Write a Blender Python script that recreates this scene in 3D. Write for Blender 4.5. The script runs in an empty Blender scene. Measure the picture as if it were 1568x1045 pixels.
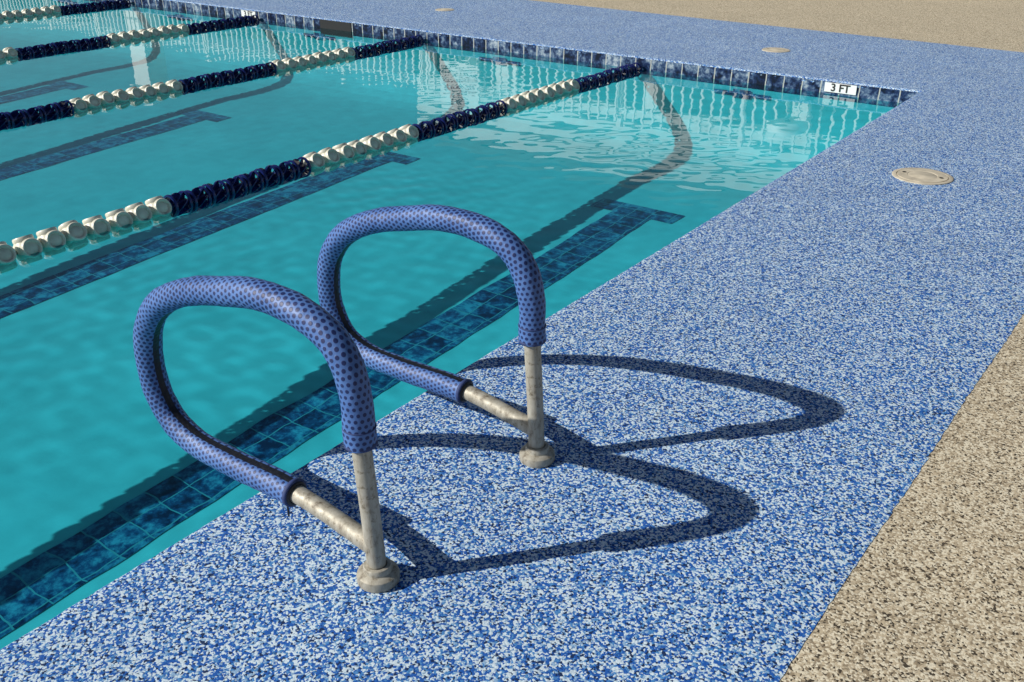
import bpy, bmesh, math, random
import numpy as np
from mathutils import Vector, Matrix, noise
random.seed(4); np.random.seed(4)
S=bpy.context.scene
H=1.5
EX=-1.787; FY=7.56; LX=-22.0; NY=-17.4
WZ=-0.10

# ------------------------------------------------------------ helpers
def new_mat(name):
    m=bpy.data.materials.new(name); m.use_nodes=True
    nt=m.node_tree; nt.nodes.clear()
    out=nt.nodes.new('ShaderNodeOutputMaterial')
    return m,nt,out
class NB:
    def __init__(s,nt): s.nt=nt
    def n(s,t,**k):
        nd=s.nt.nodes.new(t)
        for a,b in k.items(): setattr(nd,a,b)
        return nd
    def l(s,a,b): s.nt.links.new(a,b)
    def m(s,op,a,b=None,c=None):
        nd=s.n('ShaderNodeMath',operation=op)
        for i,v in enumerate((a,b,c)):
            if v is None: continue
            if isinstance(v,(int,float)): nd.inputs[i].default_value=v
            else: s.l(v,nd.inputs[i])
        return nd.outputs[0]
    def ramp(s,fac,stops,interp='LINEAR'):
        nd=s.n('ShaderNodeValToRGB'); cr=nd.color_ramp; cr.interpolation=interp
        while len(cr.elements)<len(stops): cr.elements.new(0.5)
        for e,(p,c) in zip(cr.elements,stops):
            e.position=p; e.color=(*c,1)
        s.l(fac,nd.inputs[0]); return nd.outputs[0]
    def mix(s,f,a,b,bt='MIX'):
        nd=s.n('ShaderNodeMix',data_type='RGBA',blend_type=bt)
        for i,v in ((0,f),(6,a),(7,b)):
            if isinstance(v,(int,float)): nd.inputs[i].default_value=v
            elif isinstance(v,tuple): nd.inputs[i].default_value=(*v,1)
            else: s.l(v,nd.inputs[i])
        return nd.outputs[2]
    def bump(s,h,st,dist=0.01):
        nd=s.n('ShaderNodeBump'); nd.inputs['Strength'].default_value=st; nd.inputs['Distance'].default_value=dist
        s.l(h,nd.inputs['Height']); return nd.outputs[0]
    def noise(s,vec,sc,det=3,rough=.5):
        nd=s.n('ShaderNodeTexNoise'); nd.inputs['Scale'].default_value=sc; nd.inputs['Detail'].default_value=det
        nd.inputs['Roughness'].default_value=rough
        if vec is not None: s.l(vec,nd.inputs['Vector'])
        return nd
    def prin(s,col,rough=.6,metal=0,normal=None,spec=.5):
        p=s.n('ShaderNodeBsdfPrincipled')
        if isinstance(col,tuple): p.inputs['Base Color'].default_value=(*col,1)
        else: s.l(col,p.inputs['Base Color'])
        if isinstance(rough,(int,float)): p.inputs['Roughness'].default_value=rough
        else: s.l(rough,p.inputs['Roughness'])
        if isinstance(metal,(int,float)): p.inputs['Metallic'].default_value=metal
        else: s.l(metal,p.inputs['Metallic'])
        p.inputs['Specular IOR Level'].default_value=spec
        if normal is not None: s.l(normal,p.inputs['Normal'])
        return p.outputs[0]
def simple(name,col,rough=.6,metal=0,var=.15,scale=12,bump=0.0):
    m,nt,out=new_mat(name); b=NB(nt)
    tc=b.n('ShaderNodeTexCoord').outputs['Object']
    nz=b.noise(tc,scale,5,.6)
    f=b.ramp(nz.outputs['Fac'],[(.3,(1-var,)*3),(.7,(1+0*var,)*3)])
    c=b.mix(1.0,col,f,'MULTIPLY')
    nr=b.bump(nz.outputs['Fac'],bump,.01) if bump else None
    b.l(b.prin(c,rough,metal,nr),out.inputs[0]); return m

def granule(name,stops,scale,big=.12):
    m,nt,out=new_mat(name); b=NB(nt)
    tc=b.n('ShaderNodeTexCoord').outputs['Object']
    nz=b.noise(tc,scale*.8,1)
    vm=b.n('ShaderNodeVectorMath',operation='SCALE'); b.l(nz.outputs['Color'],vm.inputs[0]); vm.inputs['Scale'].default_value=1.5/scale
    va=b.n('ShaderNodeVectorMath',operation='ADD'); b.l(tc,va.inputs[0]); b.l(vm.outputs[0],va.inputs[1])
    v=b.n('ShaderNodeTexVoronoi'); v.inputs['Scale'].default_value=scale; b.l(va.outputs[0],v.inputs['Vector'])
    sep=b.n('ShaderNodeSeparateColor'); b.l(v.outputs['Color'],sep.inputs[0])
    c=b.ramp(sep.outputs[0],stops,'CONSTANT')
    edge=b.ramp(v.outputs['Distance'],[(.45,(1,1,1)),(.95,(.7,.72,.76))])
    c=b.mix(1.0,c,edge,'MULTIPLY')
    lz=b.noise(tc,1.7,6,.7)
    lf=b.ramp(lz.outputs['Fac'],[(.3,(1-big,)*3),(.7,(1,1,1))])
    c=b.mix(1.0,c,lf,'MULTIPLY')
    hh=b.m('SUBTRACT',sep.outputs[1],b.m('MULTIPLY',v.outputs['Distance'],1.0))
    b.l(b.prin(c,.8,0,b.bump(hh,.22,.003),.25),out.inputs[0]); return m

def mesh_obj(name,verts,faces,mat=None,smooth=False,parent=None):
    me=bpy.data.meshes.new(name); me.from_pydata([tuple(v) for v in verts],[],faces); me.update()
    if smooth: me.polygons.foreach_set('use_smooth',[True]*len(me.polygons))
    o=bpy.data.objects.new(name,me); S.collection.objects.link(o)
    if mat: me.materials.append(mat)
    if parent: o.parent=parent
    return o
def empty(name,loc=(0,0,0)):
    o=bpy.data.objects.new(name,None); o.location=loc; S.collection.objects.link(o); return o
def box(name,x0,x1,y0,y1,z0,z1,mat,parent=None,bev=0.0):
    bm=bmesh.new(); bmesh.ops.create_cube(bm,size=1)
    for v in bm.verts:
        v.co=Vector(((x0+x1)/2+v.co.x*(x1-x0),(y0+y1)/2+v.co.y*(y1-y0),(z0+z1)/2+v.co.z*(z1-z0)))
    if bev: bmesh.ops.bevel(bm,geom=bm.edges[:],offset=bev,segments=2,affect='EDGES')
    me=bpy.data.meshes.new(name); bm.to_mesh(me); bm.free()
    o=bpy.data.objects.new(name,me); S.collection.objects.link(o); me.materials.append(mat)
    if parent: o.parent=parent
    return o
def lathe_data(prof,n=40,axis='Z'):
    V=[];F=[]
    for r,z in prof:
        for i in range(n):
            a=2*math.pi*i/n
            if axis=='Z': V.append((r*math.cos(a),r*math.sin(a),z))
            else: V.append((r*math.cos(a),z,r*math.sin(a)))
    for j in range(len(prof)-1):
        for i in range(n):
            q=(j*n+i,j*n+(i+1)%n,(j+1)*n+(i+1)%n,(j+1)*n+i)
            F.append(q if axis=='Z' else q[::-1])
    return V,F

# ------------------------------------------------------------ materials
M_blue=granule('blue_rubber_granules',[(0,(.010,.030,.10)),(.12,(.016,.11,.43)),(.44,(.075,.25,.55)),(.57,(.28,.45,.65)),(.665,(.64,.76,.83))],190)
M_tan=granule('tan_rubber_granules',[(0,(.07,.055,.038)),(.13,(.33,.26,.17)),(.34,(.57,.47,.32)),(.68,(.79,.70,.52))],190)
def plaster():
    m,nt,out=new_mat('pool_plaster'); b=NB(nt)
    tc=b.n('ShaderNodeTexCoord').outputs['Object']
    nz=b.noise(tc,1.6,8,.7)
    c=b.ramp(nz.outputs['Fac'],[(.32,(.48,.65,.64)),(.68,(.57,.74,.73))])
    b.l(b.prin(c,.8,0,None,.1),out.inputs[0]); return m
M_plaster=plaster()
def tilemat(name,size,cols,grout,coord='floor',gw=.03,wob=0.0):
    m,nt,out=new_mat(name); b=NB(nt)
    tc=b.n('ShaderNodeTexCoord').outputs['Object']
    if wob:
        wz=b.noise(tc,5.5,2)
        vm=b.n('ShaderNodeVectorMath',operation='MULTIPLY_ADD'); b.l(wz.outputs['Color'],vm.inputs[0]); vm.inputs[1].default_value=(wob,wob,0); b.l(tc,vm.inputs[2]); tc=vm.outputs[0]
    sp=b.n('ShaderNodeSeparateXYZ'); b.l(tc,sp.inputs[0])
    cb=b.n('ShaderNodeCombineXYZ')
    if coord=='floor':
        b.l(sp.outputs[0],cb.inputs[0]); b.l(sp.outputs[1],cb.inputs[1])
    else:
        b.l(b.m('ADD',sp.outputs[0],sp.outputs[1]),cb.inputs[0]); b.l(sp.outputs[2],cb.inputs[1])
    s2=b.n('ShaderNodeSeparateXYZ'); b.l(cb.outputs[0],s2.inputs[0])
    uu=b.m('DIVIDE',s2.outputs[0],size); vv=b.m('DIVIDE',s2.outputs[1],size)
    fu=b.m('FRACT',uu); fv=b.m('FRACT',vv)
    du=b.m('MINIMUM',fu,b.m('SUBTRACT',1,fu)); dv=b.m('MINIMUM',fv,b.m('SUBTRACT',1,fv))
    g=b.m('LESS_THAN',b.m('MINIMUM',du,dv),gw)
    ci=b.n('ShaderNodeCombineXYZ'); b.l(b.m('FLOOR',uu),ci.inputs[0]); b.l(b.m('FLOOR',vv),ci.inputs[1])
    wn=b.n('ShaderNodeTexWhiteNoise'); b.l(ci.outputs[0],wn.inputs['Vector'])
    off=b.n('ShaderNodeVectorMath',operation='MULTIPLY_ADD'); b.l(wn.outputs['Color'],off.inputs[0]); off.inputs[1].default_value=(9,9,9); b.l(tc,off.inputs[2])
    nz=b.noise(off.outputs[0],14,5,.7)
    sh=b.m('ADD',nz.outputs['Fac'],b.m('MULTIPLY',b.m('SUBTRACT',wn.outputs['Value'],.5),.12))
    c=b.ramp(sh,cols)
    c=b.mix(g,c,grout)
    b.l(b.prin(c,.3,0,None,.3),out.inputs[0]); return m
M_lane=tilemat('lane_marker_tile',.152,[(.38,(.015,.025,.07)),(.5,(.04,.095,.22)),(.66,(.22,.40,.54))],(.26,.38,.42),'floor',.022,.05)
M_band=tilemat('waterline_tile',.152,[(.38,(.004,.007,.02)),(.48,(.012,.028,.09)),(.57,(.08,.13,.22)),(.70,(.36,.41,.46))],(.42,.42,.38),'wall',.03)

def water_mat():
    m,nt,out=new_mat('pool_water'); b=NB(nt)
    tc=b.n('ShaderNodeTexCoord').outputs['Object']
    nz=b.noise(tc,2.4,4,.6); nz.inputs['Distortion'].default_value=1.2
    c=b.ramp(nz.outputs['Fac'],[(.36,(.185,.665,.74)),(.62,(.205,.705,.78))])  # noise mottle in the tint imitates caustic dapple on the floor
    at=b.n('ShaderNodeAttribute',attribute_name='caustic_tint')   # caustic light painted into the water tint, from wave curvature
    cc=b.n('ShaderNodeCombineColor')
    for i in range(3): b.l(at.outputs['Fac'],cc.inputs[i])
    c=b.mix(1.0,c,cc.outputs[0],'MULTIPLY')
    ge=b.n('ShaderNodeNewGeometry')
    dt=b.n('ShaderNodeVectorMath',operation='DOT_PRODUCT'); b.l(ge.outputs['Incoming'],dt.inputs[0]); b.l(ge.outputs['Normal'],dt.inputs[1])
    cs=b.m('MINIMUM',b.m('ABSOLUTE',dt.outputs['Value']),1.0)
    fr=b.m('ADD',b.m('MULTIPLY',b.m('POWER',b.m('SUBTRACT',1.0,cs),5.0),.98),.02)
    tr=b.n('ShaderNodeBsdfTransparent'); b.l(c,tr.inputs['Color'])
    gl=b.n('ShaderNodeBsdfGlossy'); gl.inputs['Roughness'].default_value=0.0
    mx=b.n('ShaderNodeMixShader'); b.l(fr,mx.inputs[0]); b.l(tr.outputs[0],mx.inputs[1]); b.l(gl.outputs[0],mx.inputs[2])
    b.l(mx.outputs[0],out.inputs[0]); return m
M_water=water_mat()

def metal_mat():
    m,nt,out=new_mat('weathered_steel'); b=NB(nt)
    tc=b.n('ShaderNodeTexCoord').outputs['Object']
    mp=b.n('ShaderNodeMapping'); b.l(tc,mp.inputs[0]); mp.inputs['Scale'].default_value=(30,30,8)
    nz=b.noise(mp.outputs[0],1.5,6,.7)
    n2=b.noise(tc,55,5,.75)
    c=b.ramp(nz.outputs['Fac'],[(.3,(.15,.12,.09)),(.45,(.36,.33,.265)),(.7,(.52,.49,.41))])
    sp=b.ramp(n2.outputs['Fac'],[(.32,(.45,.40,.33)),(.46,(1,1,1))])
    c=b.mix(1.0,c,sp,'MULTIPLY')
    r=b.ramp(nz.outputs['Fac'],[(.3,(.7,)*3),(.7,(.48,)*3)])
    b.l(b.prin(c,r,.3,b.bump(n2.outputs['Fac'],.2,.002)),out.inputs[0]); return m
M_metal=metal_mat()

def sleeve_mat():
    m,nt,out=new_mat('dotted_neoprene'); b=NB(nt)
    uv=b.n('ShaderNodeTexCoord').outputs['UV']
    sp=b.n('ShaderNodeSeparateXYZ'); b.l(uv,sp.inputs[0])
    tcO=b.n('ShaderNodeTexCoord').outputs['Object']
    wb=b.noise(tcO,12,2)
    u=b.m('ADD',b.m('MULTIPLY',sp.outputs[0],15.0),b.m('MULTIPLY',wb.outputs['Fac'],.35))
    v=b.m('DIVIDE',sp.outputs[1],.0138)
    row=b.m('FLOOR',v)
    sh=b.m('MULTIPLY',b.m('MODULO',row,2.0),.5)
    fu=b.m('SUBTRACT',b.m('FRACT',b.m('ADD',u,sh)),.5)
    fv=b.m('SUBTRACT',b.m('FRACT',v),.5)
    d=b.m('SQRT',b.m('ADD',b.m('POWER',b.m('ABSOLUTE',fu),2.0),b.m('POWER',b.m('ABSOLUTE',b.m('MULTIPLY',fv,.95)),2.0)))
    big=b.noise(tcO,3.0,2)
    rad=b.m('ADD',.21,b.m('MULTIPLY',big.outputs['Fac'],.24))
    mr=b.n('ShaderNodeMapRange'); b.l(b.m('SUBTRACT',d,rad),mr.inputs[0]); mr.inputs[1].default_value=-.04; mr.inputs[2].default_value=.04; mr.inputs[3].default_value=1; mr.inputs[4].default_value=0
    dot=mr.outputs[0]
    nz=b.noise(tcO,9,5,.65)
    base=b.ramp(nz.outputs['Fac'],[(.3,(.045,.11,.32)),(.7,(.09,.185,.44))])
    dotc=b.ramp(nz.outputs['Fac'],[(.3,(.006,.013,.07)),(.7,(.014,.028,.12))])
    c=b.mix(dot,base,dotc)
    du=b.m('MINIMUM',sp.outputs[0],b.m('SUBTRACT',1,sp.outputs[0]))
    zp=b.m('LESS_THAN',du,.045)
    c=b.mix(zp,c,(.006,.007,.012))
    fine=b.noise(tcO,35,3,.6)
    h=b.m('ADD',b.m('MULTIPLY',fine.outputs['Fac'],.7),b.m('MULTIPLY',b.m('SUBTRACT',1,dot),.2))
    b.l(b.prin(c,.5,0,b.bump(h,.5,.004),.4),out.inputs[0]); return m
M_sleeve=sleeve_mat()
M_black=simple('black_zip_tape',(.012,.012,.016),.5)
M_hem=simple('navy_hem',(.03,.055,.18),.7,0,.4,60)
M_cream=simple('cream_plastic_float',(.78,.75,.62),.4,0,.3,18)
M_navy=simple('navy_plastic_float',(.012,.022,.14),.25,0,.4,18)
M_cable=simple('steel_cable',(.25,.25,.25),.4,.8)
M_lid=simple('cream_lid_plastic',(.66,.58,.44),.6,0,.4,14,.1)
M_white=simple('white_paint',(.80,.80,.78),.5,0,.1,3)
M_fascia=simple('pale_fascia_paint',(.72,.75,.72),.6,0,.15,2)
M_dark=simple('dark_opening',(.01,.01,.012),.8)
M_letter=simple('black_letter_paint',(.02,.02,.02),.5)
M_red=simple('red_letter_paint',(.25,.03,.02),.5)
M_stucco=simple('dull_stucco',(.20,.22,.18),.8)  # dull grey-green for house walls, sign post and lamp pole
M_roof=simple('grey_shingle_roof',(.12,.12,.12),.9,0,.3,20)

# ------------------------------------------------------------ ground & deck
def side_samples(corners,N):
    pts=[]
    for k in range(4):
        a=corners[k]; c=corners[(k+1)%4]
        for i in range(N): t=i/N; pts.append((a[0]+(c[0]-a[0])*t,a[1]+(c[1]-a[1])*t))
    return pts
def ring_mesh(name,loops,mat,N,jit_last=0,smooth=False):
    V=[];F=[]
    for li,(cor,z) in enumerate(loops):
        p=side_samples(cor,N)
        for i,(x,y) in enumerate(p):
            if jit_last and li==len(loops)-1:
                j=noise.noise(Vector((x*40,y*40,0)))*jit_last+noise.noise(Vector((x*1.5,y*1.5,5)))*jit_last*1.2
                x+=j; y+=j
            elif jit_last and 1<=li<=4:
                j=noise.noise(Vector((x*30,y*30,li)))*.003
                x+=j; y+=j
            V.append((x,y,z))
    n=4*N
    for j in range(len(loops)-1):
        for i in range(n):
            F.append((j*n+i,(j+1)*n+i,(j+1)*n+(i+1)%n,j*n+(i+1)%n))
    o=mesh_obj(name,V,F,mat,smooth)
    bm=bmesh.new(); bm.from_mesh(o.data); bmesh.ops.recalc_face_normals(bm,faces=bm.faces)
    up=sum(f.normal.z*f.calc_area() for f in bm.faces)
    if up<0: bmesh.ops.reverse_faces(bm,faces=bm.faces)
    bm.to_mesh(o.data); bm.free()
    return o
def rect(o): return [(EX+o,NY-o),(EX+o,FY+o),(LX-o,FY+o),(LX-o,NY-o)]
outer=[(-.49*H,-20.),(-.185*H,6.49*H),(-25.,11.4),(-25.,-20.)]
mid=[(a+(-.12 if i<2 else .12),b+(-.12 if i in(1,2) else .12)) for i,(a,b) in enumerate(outer)]
deck=ring_mesh('pool_deck',[(rect(.012),-.07),(rect(-.004),-.06),(rect(-.006),-.02),(rect(-.002),-.005),(rect(.008),.003),(rect(.03),.006),(mid,.006),(outer,.0012)],M_blue,1600,.005)
ground=ring_mesh('ground',[(mid,.0),([(a+(1 if i<2 else -1),b+(1 if i in(1,2) else -1)) for i,(a,b) in enumerate(outer)],.0),([(300,-300),(300,300),(-300,300),(-300,-300)],.0)],M_tan,20)

# ------------------------------------------------------------ pool basin
pool=empty('swimming_pool')
prof=[(NY,1.45),(-4,1.15),(0,.97),(1.5,.885),(3.9*H,.665),(4.3*H,.64),(4.6*H,.635),(4.78*H,.62),(4.88*H,.59),(4.95*H,.54),(4.99*H,.47),(5.02*H,.36),(5.032*H,.22),(FY,.13)]
def depth_at(y): return float(np.interp(y,[p[0] for p in prof],[p[1] for p in prof]))
V=[];F=[]
for y,dp in prof: V+= [(LX,y,WZ-dp),(EX,y,WZ-dp),(LX,y,-.064),(EX,y,-.064)]
for i in range(len(prof)-1):
    a=i*4;b_=a+4
    F+=[(a,a+1,b_+1,b_),(a+1,a+3,b_+3,b_+1),(a,b_,b_+2,a+2)]
e=len(prof)*4-4; F+=[(e,e+1,e+3,e+2),(0,2,3,1)]
basin=mesh_obj('basin',V,F,M_plaster,False,pool)
mesh_obj('waterline_tile_end',[(LX,FY-.004,-.14),(EX,FY-.004,-.14),(EX,FY-.004,-.063),(LX,FY-.004,-.063)],[(0,1,2,3)],M_band,False,pool)
mesh_obj('waterline_tile_side',[(EX-.004,FY,-.14),(EX-.004,NY,-.14),(EX-.004,NY,-.063),(EX-.004,FY,-.063)],[(0,1,2,3)],M_band,False,pool)
mesh_obj('waterline_tile_lip',[(LX,FY-.007,-.063),(EX,FY-.007,-.063),(EX,FY-.007,-.008),(LX,FY-.007,-.008)],[(0,1,2,3)],M_band,False,pool)
lanes=[-2.125*H,-3.81*H]+[-3.81*H-2.52*k for k in range(1,6)]
V=[];F=[]
def quad(a,b,c,d):
    n=len(V); V.extend([a,b,c,d]); F.append((n,n+1,n+2,n+3))
def floor_strip(x0,x1,y0,y1,st=.05):
    yy=list(np.arange(y0,y1,st))+[y1]
    def e(y,k): return (noise.noise(Vector((k,y*3.2,.5)))*.014+noise.noise(Vector((k+9,y*9,.5)))*.006)
    for a,c in zip(yy[:-1],yy[1:]):
        za=WZ-depth_at(a)+.004; zc=WZ-depth_at(c)+.004
        quad((x0+e(a,x0),a,za),(x1+e(a,x1),a,za),(x1+e(c,x1),c,zc),(x0+e(c,x0),c,zc))
for cx in lanes:
    floor_strip(cx-.155,cx+.155,NY+1.5,5.8)
    floor_strip(cx-.36,cx+.32,5.8,5.99)
    yw=FY-.008
    quad((cx-.25,yw,-.215),(cx+.25,yw,-.215),(cx+.25,yw,-.18),(cx-.25,yw,-.18))
    quad((cx-.08,yw-.002,-.228),(cx+.08,yw-.002,-.228),(cx+.08,yw-.002,-.16),(cx-.08,yw-.002,-.16))
mesh_obj('lane_markers',V,F,M_lane,False,pool)
def text_mesh(name,txt,size,loc,rot,mat,parent,ex=.001):
    cu=bpy.data.curves.new(name,'FONT'); cu.body=txt; cu.size=size; cu.extrude=ex; cu.align_x='CENTER'; cu.align_y='CENTER'; cu.offset=size*.02
    t=bpy.data.objects.new(name,cu); S.collection.objects.link(t)
    t.location=loc; t.rotation_euler=rot; bpy.context.view_layer.update()
    dg=bpy.context.evaluated_depsgraph_get(); me=bpy.data.meshes.new_from_object(t.evaluated_get(dg))
    o=bpy.data.objects.new(name,me); o.matrix_world=t.matrix_world.copy(); S.collection.objects.link(o)
    bpy.data.objects.remove(t); me.materials.clear(); me.materials.append(mat)
    if parent: o.parent=parent
    return o
for i,px in enumerate((-2.38,-9.4)):
    box('depth_plate_%d'%i,px-.125,px+.125,FY-.014,FY-.008,-.085,-.014,M_white,pool)
    text_mesh('depth_text_%d'%i,'3 FT',.082,(px,FY-.016,-.050),(math.pi/2,0,0),M_letter,pool)
box('skimmer_mouth',-8.2,-7.72,FY-.012,FY+.001,-.16,-.010,M_dark,pool)

# ------------------------------------------------------------ water
xs=np.concatenate([np.linspace(LX+.003,-15.5,60,endpoint=False),np.linspace(-15.5,-6,300,endpoint=False),np.linspace(-6,EX-.008,230)])
ys=np.concatenate([np.linspace(NY+.003,-.2,80,endpoint=False),np.linspace(-.2,FY-.011,420)])
XX,YY=np.meshgrid(xs,ys,indexing='ij')
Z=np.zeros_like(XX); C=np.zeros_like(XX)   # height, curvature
rng=np.random.RandomState(7)
env=(.6+.4*np.sin(XX*1.3+2*np.sin(YY*.8))*np.sin(YY*1.1+1.0+np.sin(XX*.9)))
env=np.clip(env,.3,1.1)
for k in range(60):
    lam=0.085*(1.3/0.085)**(rng.rand()**1.2)
    th=rng.rand()*2*math.pi
    kk=2*math.pi/lam
    slope=.0013 if lam<.4 else .0008
    ph=rng.rand()*6.28
    s_=np.sin(kk*(math.cos(th)*XX+math.sin(th)*YY)+ph+.8*np.sin(.9*XX*math.sin(th+k)+.7*YY))
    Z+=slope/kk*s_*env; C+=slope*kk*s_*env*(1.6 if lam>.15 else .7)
for (cx,cy,rad,amp) in ((-2.6,1.9,.8,1.2),(-2.7,3.2,.6,1.0),(-3.3,1.0,.6,.8),(-3.4,3.6,.7,.8),(-3.6,2.2,.7,.6),(-4.8,6.4,1.2,.25),(-2.6,5.0,.7,.5)):
    w_=np.exp(-((XX-cx)**2+(YY-cy)**2)/rad**2)
    for k in range(14):
        lam=.08+.14*rng.rand(); th=rng.rand()*2*math.pi; kk=2*math.pi/lam
        s_=np.sin(kk*(math.cos(th)*XX+math.sin(th)*YY)+rng.rand()*6.28+1.2*np.sin(3*XX+2*YY+k))
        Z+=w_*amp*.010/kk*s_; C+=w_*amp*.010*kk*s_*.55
fine=((XX>-15.6)&(YY>-.3)).astype(float); Z*=fine; C*=fine
nx,ny=XX.shape
co=np.stack([XX.ravel(),YY.ravel(),Z.ravel()+WZ],1)
idx=np.arange(nx*ny).reshape(nx,ny)
q=np.stack([idx[:-1,:-1].ravel(),idx[1:,:-1].ravel(),idx[1:,1:].ravel(),idx[:-1,1:].ravel()],1)
me=bpy.data.meshes.new('water'); me.vertices.add(len(co)); me.vertices.foreach_set('co',co.ravel())
me.loops.add(q.size); me.loops.foreach_set('vertex_index',q.ravel().astype(np.int32))
me.polygons.add(len(q)); me.polygons.foreach_set('loop_start',(np.arange(len(q))*4).astype(np.int32))
me.polygons.foreach_set('loop_total',np.full(len(q),4,np.int32))
me.update(calc_edges=True); me.polygons.foreach_set('use_smooth',np.ones(len(q),bool)); me.validate()
caustic_vals=1.0+np.clip(C*.16,-.07,.20)-.01  # caustic brightening and dimming, multiplied into the water colour
at=me.attributes.new('caustic_tint','FLOAT','POINT'); at.data.foreach_set('value',caustic_vals.ravel().astype(np.float32))
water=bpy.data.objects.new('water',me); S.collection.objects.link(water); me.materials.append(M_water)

# ------------------------------------------------------------ grab rails
P=[(0,0),(.006,.12),(.014,.25),(.016,.32),(.028,.368),(.058,.405),(.113,.427),(.2,.432),(.3,.413),(.4,.383),(.475,.340),(.515,.287),(.530,.225),(.524,.165),(.495,.117),(.44,.091),(.35,.085),(.165,.088),(.03,.068),(.0,.063)]
def cr(P,n=14):
    out=[]
    Q=[(2*P[0][0]-P[1][0],2*P[0][1]-P[1][1])]+P+[(2*P[-1][0]-P[-2][0],2*P[-1][1]-P[-2][1])]
    for i in range(1,len(Q)-2):
        p0,p1,p2,p3=[np.array(Q[i+k]) for k in(-1,0,1,2)]
        def tj(ti,a,b): return ti+max(np.linalg.norm(b-a),1e-6)**.5
        t0=0;t1=tj(t0,p0,p1);t2=tj(t1,p1,p2);t3=tj(t2,p2,p3)
        for k in range(n):
            t=t1+(t2-t1)*k/n
            A1=(t1-t)/(t1-t0)*p0+(t-t0)/(t1-t0)*p1;A2=(t2-t)/(t2-t1)*p1+(t-t1)/(t2-t1)*p2;A3=(t3-t)/(t3-t2)*p2+(t-t2)/(t3-t2)*p3
            B1=(t2-t)/(t2-t0)*A1+(t-t0)/(t2-t0)*A2;B2=(t3-t)/(t3-t1)*A2+(t-t1)/(t3-t1)*A3
            out.append((t2-t)/(t2-t1)*B1+(t-t1)/(t2-t1)*B2)
    out.append(np.array(P[-1])); return np.array(out)*H
def tube(name,pts,rad,mat,parent,nseg=36,v0=0,radf=None):
    pts=np.array(pts); T=np.gradient(pts,axis=0); T/=np.linalg.norm(T,axis=1)[:,None]
    L=np.concatenate([[0],np.cumsum(np.linalg.norm(np.diff(pts,axis=0),axis=1))])
    V=[];F=[];UV=[]
    for i,(p,t) in enumerate(zip(pts,T)):
        nrm=np.array([t[1],-t[0]])
        for j in range(nseg+1):
            a=2*math.pi*j/nseg
            rr=rad*(radf(L[i],a) if radf else 1)
            s=p[0]+rr*math.cos(a)*nrm[0]; z=p[1]+rr*math.cos(a)*nrm[1]; y=rr*math.sin(a)
            V.append((-s,y,z)); UV.append((j/nseg,L[i]+v0))
    n=nseg+1
    for i in range(len(pts)-1):
        for j in range(nseg): F.append((i*n+j,i*n+j+1,(i+1)*n+j+1,(i+1)*n+j))
    me=bpy.data.meshes.new(name); me.from_pydata(V,[],F)
    ul=me.uv_layers.new(name='UVMap')
    for lp in me.loops: ul.data[lp.index].uv=UV[lp.vertex_index]
    me.polygons.foreach_set('use_smooth',[True]*len(me.polygons)); me.materials.append(mat); me.update()
    o=bpy.data.objects.new(name,me); S.collection.objects.link(o); o.parent=parent
    return o
path=cr(P)
arc=np.concatenate([[0],np.cumsum(np.linalg.norm(np.diff(path,axis=0),axis=1))])
def resample(a,b,step=.006):
    n=int((b-a)/step); t=np.linspace(a,b,n)
    return np.stack([np.interp(t,arc,path[:,0]),np.interp(t,arc,path[:,1])],1)
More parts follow.
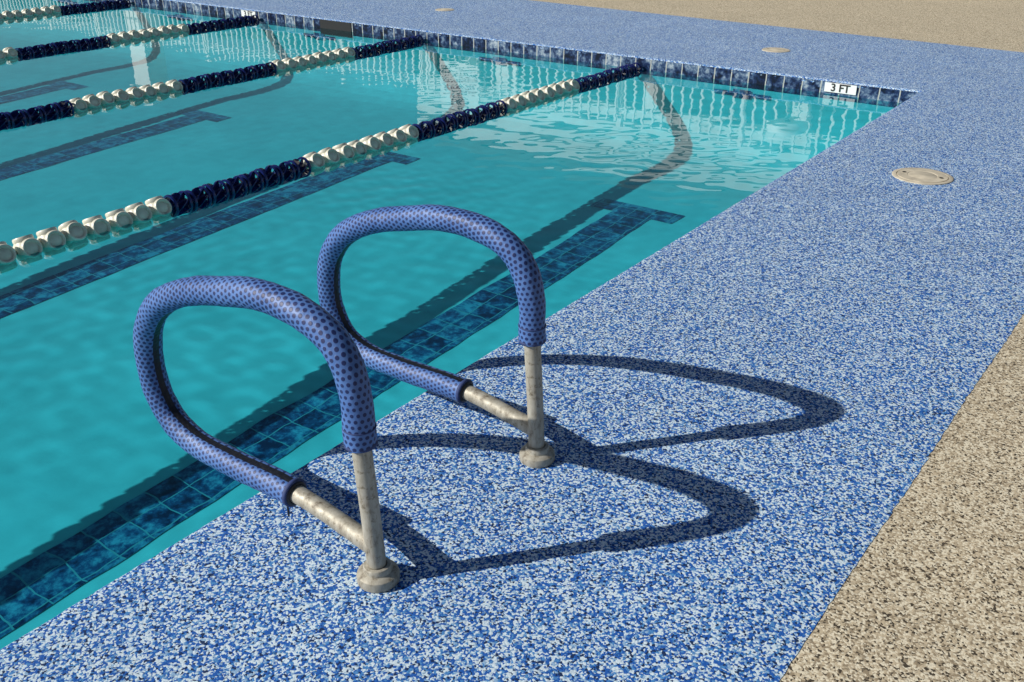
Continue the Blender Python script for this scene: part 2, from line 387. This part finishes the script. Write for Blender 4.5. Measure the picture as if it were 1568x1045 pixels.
def grab_rail(loc,seed,endoff=0,rot=0):
    e=empty('pool_grab_rail',loc); e.rotation_euler=(0,0,rot)
    tube('steel_pipe',resample(0.03,arc[-1]),.0225,M_metal,e)
    i_end=int(np.argmin(np.abs(path[:,0]-.175*H)+(arc<1.0)*9))
    a0=.245*H; a1=arc[i_end]+endoff
    def rf(L,a):
        w=1+.05*noise.noise(Vector((L*12,math.cos(a)*1.2,math.sin(a)*1.2+seed)))+.028*noise.noise(Vector((L*45,math.cos(a)*2,math.sin(a)*2+seed)))
        if math.cos(a)>.93: w-=.05
        if L<.045: w+=.03
        return w
    tube('neoprene_sleeve',resample(a0,a1),.0355,M_sleeve,e,48,0,rf)
    def ring(nm,ar,R,rr,mat):
        p=resample(ar-.004,ar+.004,.001); c=p[len(p)//2]; t=p[-1]-p[0]; t/=np.linalg.norm(t)
        V=[];F=[];A=40;B=10
        nrm=np.array([t[1],-t[0]])
        for i in range(A):
            a=2*math.pi*i/A
            for j in range(B):
                b=2*math.pi*j/B; R2=R+rr*math.cos(b); w=rr*1.4*math.sin(b)
                V.append((-(c[0]+nrm[0]*R2*math.cos(a)+t[0]*w),R2*math.sin(a),c[1]+nrm[1]*R2*math.cos(a)+t[1]*w))
        for i in range(A):
            for j in range(B): F.append((i*B+j,i*B+(j+1)%B,((i+1)%A)*B+(j+1)%B,((i+1)%A)*B+j))
        return mesh_obj(nm,V,F,mat,True,e)
    ring('cuff_lower',a0+.002,.0335,.004,M_hem); ring('cuff_seam',a0+.045,.0362,.0014,M_hem)
    ring('cuff_pool_end',a1-.003,.0325,.005,M_hem); ring('cuff_inner',a1,.0265,.006,M_black)
    c=resample(a1-.03,a1-.02,.002)[0]
    if not seed:
        box('zip_pull',-c[0]-.006,-c[0]+.000,-.004,.0,c[1]-.085,c[1]-.034,M_black,e,.0015)
        box('zip_slider',-c[0]-.012,-c[0]+.01,-.008,.008,c[1]-.046,c[1]-.032,M_black,e,.003)
    V,F=lathe_data([(.046,0),(.050,.003),(.0505,.017),(.0485,.024),(.041,.029),(.034,.031),(.0335,.034),(.0335,.042),(.031,.046),(.0232,.047)],48)
    fo=mesh_obj('deck_flange',V,F,M_metal,True,e); fo.data.set_sharp_from_angle(angle=math.radians(38))
    q=resample(arc[-1]-.11,arc[-1]-.005)
    tube('weld_socket',q,.0225,M_metal,e,32,0,lambda L,a:1.02+.12*max(0,(L-.04)/.07)*abs(math.cos(a)))
    return e
grab_rail((-.854*H,.8078*H,.006),0.0)
grab_rail((-.848*H,1.2304*H,.006),3.3,.01)

# ------------------------------------------------------------ lane ropes
def merge(parts):
    V=[];F=[];MI=[]
    for v,f,mi,off,rot in parts:
        n=len(V); ca,sa=math.cos(rot),math.sin(rot)
        for x,y,z in v:
            V.append((x*ca+z*sa+off[0],y+off[1],-x*sa+z*ca+off[2]))
        for q in f: F.append(tuple(i+n for i in q)); MI.append(mi)
    return V,F,MI
def cup_float():
    V,F=lathe_data([(.010,.052),(.030,.051),(.047,.040),(.055,.022),(.057,0),(.055,-.022),(.047,-.040),(.030,-.051),(.010,-.052)],28,'Y')
    for k in range(4):
        a=k*math.pi/2; ca,sa=math.cos(a),math.sin(a)
        v,f=lathe_data([(.044,.030),(.047,.044),(.047,.056),(.043,.062),(.038,.062),(.035,.057),(.033,.048),(.012,.046),(.010,.052),(.001,.053)],24,'Z')
        n=len(V)
        for x,y,z in v: V.append((x*ca+z*sa,y,-x*sa+z*ca))
        F+=[tuple(i+n for i in q) for q in f]
    return V,F
cup=cup_float()
def fins():
    V=[];F=[]
    v,f=lathe_data([(.014,.055),(.020,.05),(.020,-.05),(.014,-.055)],16,'Y'); V+=v;F+=f
    for yc in(-.044,.044):
        v,f=lathe_data([(.050,yc-.006),(.060,yc-.007),(.062,yc),(.060,yc+.007),(.050,yc+.006),(.050,yc-.006)],28,'Y'); n=len(V);V+=v;F+=[tuple(i+n for i in q) for q in f]
    for k in range(7):
        a0=2*math.pi*k/7
        n=len(V); m=7
        for i in range(m):
            y=-.045+.09*i/(m-1); a=a0+1.1*i/(m-1)
            for rr,da in((.018,-.04),(.060,-.05),(.060,.06),(.018,.1)):
                V.append((rr*math.cos(a+da),y,rr*math.sin(a+da)))
        for i in range(m-1):
            for j in range(4): F.append((n+i*4+j,n+i*4+(j+1)%4,n+(i+1)*4+(j+1)%4,n+(i+1)*4+j))
    return V,F
fin=fins()
bounds=[5.04,4.41,3.75,3.12,2.51,1.82,1.19,.56,-.07]
def rope(x_wall,bow,seed):
    rnd=random.Random(seed); parts=[]
    y=FY-.10; per=.119
    while y>-1.2:
        yn=y/H; seg=0
        for i in range(len(bounds)-1):
            if bounds[i+1]<yn<=bounds[i]: seg=i
        t=min(1,max(0,(FY-y)/6))
        x=x_wall-bow*math.sin(t*math.pi*.6)
        z=WZ+.004+rnd.uniform(-.004,.004)
        off=(x+rnd.uniform(-.004,.004),y+rnd.uniform(-.006,.006),z)
        if seg%2==0: parts.append((*fin,1,off,rnd.random()*6))
        else: parts.append((*cup,0,off,-.5+rnd.uniform(-.12,.12)))
        y-=per
    V,F,MI=merge(parts)
    n=len(V)
    for i in range(60):
        yy=FY-(FY+1.2)*i/59; t=min(1,max(0,(FY-yy)/6)); x=x_wall-bow*math.sin(t*math.pi*.6)
        for j in range(6): a=j*math.pi/3; V.append((x+.005*math.cos(a),yy,WZ+.004+.005*math.sin(a)))
    for i in range(59):
        for j in range(6): F.append((n+i*6+j,n+i*6+(j+1)%6,n+(i+1)*6+(j+1)%6,n+(i+1)*6+j)); MI.append(2)
    o=mesh_obj('lane_rope',V,F,None,True)
    for mm in(M_cream,M_navy,M_cable): o.data.materials.append(mm)
    o.data.polygons.foreach_set('material_index',MI); o.data.set_sharp_from_angle(angle=math.radians(50))
    return o
ropes=[rope(-2.785*H,.09,1),rope(-4.47*H,.08,2),rope(-6.15*H,.06,3),rope(-7.83*H,.05,4)]

# ------------------------------------------------------------ lids in the deck
def lid(x,y,R):
    prof=[(R,-.002),(R,.004),(R*.97,.006),(R*.86,.006),(R*.855,.002),(R*.83,.002),(R*.825,.007),(R*.5,.009),(R*.48,.007),(R*.45,.009),(.001,.010)]
    V,F=lathe_data(prof,64)
    e=mesh_obj('skimmer_lid',V,F,M_lid,True); e.location=(x,y,.006); e.data.set_sharp_from_angle(angle=math.radians(35))
    for k in(-1,1):
        v,f=lathe_data([(R*.07,.0102),(.0005,.0108)],16); o=mesh_obj('lift_hole_%d'%(k+1),v,f,M_dark,False,e); o.location=(k*R*.62,0,.0)
    return e
lid(-1.163,5.305,.155); lid(-3.336,8.57,.125); lid(-7.5,8.86,.11)

# ------------------------------------------------------------ surroundings mirrored by the water
V=[];F=[]
def bx(x0,x1,y0,y1,z0,z1):
    n=len(V)
    for z in(z0,z1):
        for x,y in((x0,y0),(x1,y0),(x1,y1),(x0,y1)): V.append((x,y,z))
    F.extend([(n,n+3,n+2,n+1),(n+4,n+5,n+6,n+7),(n,n+1,n+5,n+4),(n+1,n+2,n+6,n+5),(n+2,n+3,n+7,n+6),(n+3,n,n+4,n+7)])
x=-40.
while x<8:
    bx(x-.018,x+.018,15.2,15.23,.08,2.5); x+=.19
for z in(.15,2.3): bx(-40,8,15.232,15.26,z,z+.04)
x=-40.
while x<8: bx(x-.04,x+.04,15.262,15.34,.0,2.6); x+=2.4
mesh_obj('picket_fence',V,F,M_white)
house=empty('pool_house')
V=[];F=[]
bx(-14,-5.6,17.2,21,.0,3.4); mesh_obj('walls',V,F,M_stucco,False,house)
V=[];F=[]
for k in range(4): bx(-14.4,-5.4,16.0-.02*k,16.3,2.45+.3*k,2.45+.3*k+(.2 if k<3 else .26))
mesh_obj('fascia_boards',V,F,M_fascia,False,house)
V=[];F=[]
for px in(-14.2,-12.1,-8.6,-5.7): bx(px-.15,px+.15,16.05,16.28,0,2.44)
mesh_obj('porch_posts',V,F,M_white,False,house)
mesh_obj('roof',[(-14.6,15.9,3.65),(-5.2,15.9,3.65),(-5.2,21.3,3.65),(-14.6,21.3,3.65),(-14.6,18.6,4.9),(-5.2,18.6,4.9)],[(0,1,5,4),(3,4,5,2),(0,4,3),(1,2,5),(0,3,2,1)],M_roof,False,house)
sign=empty('pool_rules_sign',(0,0,0))
box('board',-12.95,-11.95,15.10,15.13,1.85,2.75,M_white,sign,.004)
text_mesh('lettering_top','NO',.28,(-12.45,15.094,2.58),(math.pi/2,0,0),M_letter,sign)
text_mesh('lettering_mid','DIVING',.25,(-12.45,15.094,2.31),(math.pi/2,0,0),M_red,sign)
text_mesh('lettering_low','SHALLOW',.2,(-12.45,15.094,2.04),(math.pi/2,0,0),M_letter,sign)
box('sign_post',-12.49,-12.41,15.134,15.19,0,2.8,M_stucco,sign)
V=[];F=[]; bx(-24.7,-24.0,15.6,16.2,0,3.9); bx(-24.85,-23.85,15.5,16.3,3.9,4.1); bx(-24.8,-23.9,15.55,16.25,0,.25); mesh_obj('concrete_pillar',V,F,M_white)
lamp=empty('dome_lamp',(-5.4,14.7,0))
v,f=lathe_data([(.33,1.92),(.335,1.94),(.31,2.05),(.24,2.15),(.13,2.21),(.001,2.23)],32); mesh_obj('dome',v,f,M_white,True,lamp)
v,f=lathe_data([(.09,0),(.09,.03),(.035,.05),(.03,1.93)],20); mesh_obj('pole',v,f,M_stucco,True,lamp)
def backdrop_mat():
    m,nt,out=new_mat('backdrop_leaves'); b=NB(nt)
    tc=b.n('ShaderNodeTexCoord').outputs['Object']
    nz=b.noise(tc,3,4)
    c=b.ramp(nz.outputs['Fac'],[(.3,(.02,.045,.015)),(.7,(.06,.10,.035))])
    b.l(b.prin(c,.7),out.inputs[0]); return m
V=[];F=[]
for i in range(18000):
    x=random.uniform(-60,14); t=random.random()
    top=3.6+1.0*noise.noise(Vector((x*.35,0,0)))+.5*noise.noise(Vector((x*1.4,3,0)))
    z=top*t**.7; y=22.3+random.gauss(0,.45)
    a=random.uniform(.14,.28); n=len(V)
    u=Vector((random.gauss(0,1),random.gauss(0,1),random.gauss(0,1))).normalized(); w=u.orthogonal().normalized()
    c=Vector((x,y,z))
    V.extend([c+u*a,c+w*a*.6,c-u*a,c-w*a*.6]); F.append((n,n+1,n+2,n+3))
mesh_obj('backdrop_hedge',V,F,backdrop_mat())  # unseen dark backdrop, added to keep bright horizon sky out of the reflections

# ------------------------------------------------------------ light, sky, camera
k_=1.61; el=math.atan(1/k_)
dh=(.664,.747)
d=Vector((dh[0]*math.cos(el),dh[1]*math.cos(el),-math.sin(el)))
sl=bpy.data.lights.new('sun','SUN'); sl.energy=5.0; sl.angle=math.radians(.5); sl.color=(1,.97,.91)
so=bpy.data.objects.new('sun',sl); so.rotation_euler=d.to_track_quat('-Z','Y').to_euler(); so.location=(-8,-8,10); S.collection.objects.link(so)
w=bpy.data.worlds.new('World'); S.world=w; w.use_nodes=True
nt=w.node_tree; bg=nt.nodes['Background']; sky=nt.nodes.new('ShaderNodeTexSky'); sky.sky_type='NISHITA'; sky.sun_disc=False
sky.sun_elevation=el; sky.sun_rotation=math.atan2(-dh[0],-dh[1])%(2*math.pi)
nt.links.new(sky.outputs[0],bg.inputs[0]); bg.inputs[1].default_value=.055
cam=bpy.data.cameras.new('camera'); cam.lens=33.31; cam.sensor_width=36; cam.clip_end=2000
co_=bpy.data.objects.new('camera',cam); co_.location=(0,0,1.5); co_.rotation_euler=(math.radians(90-26.61),0,math.radians(36.38)); S.collection.objects.link(co_)
S.camera=co_
S.view_settings.view_transform='Standard'; S.view_settings.look='None'; S.view_settings.exposure=0
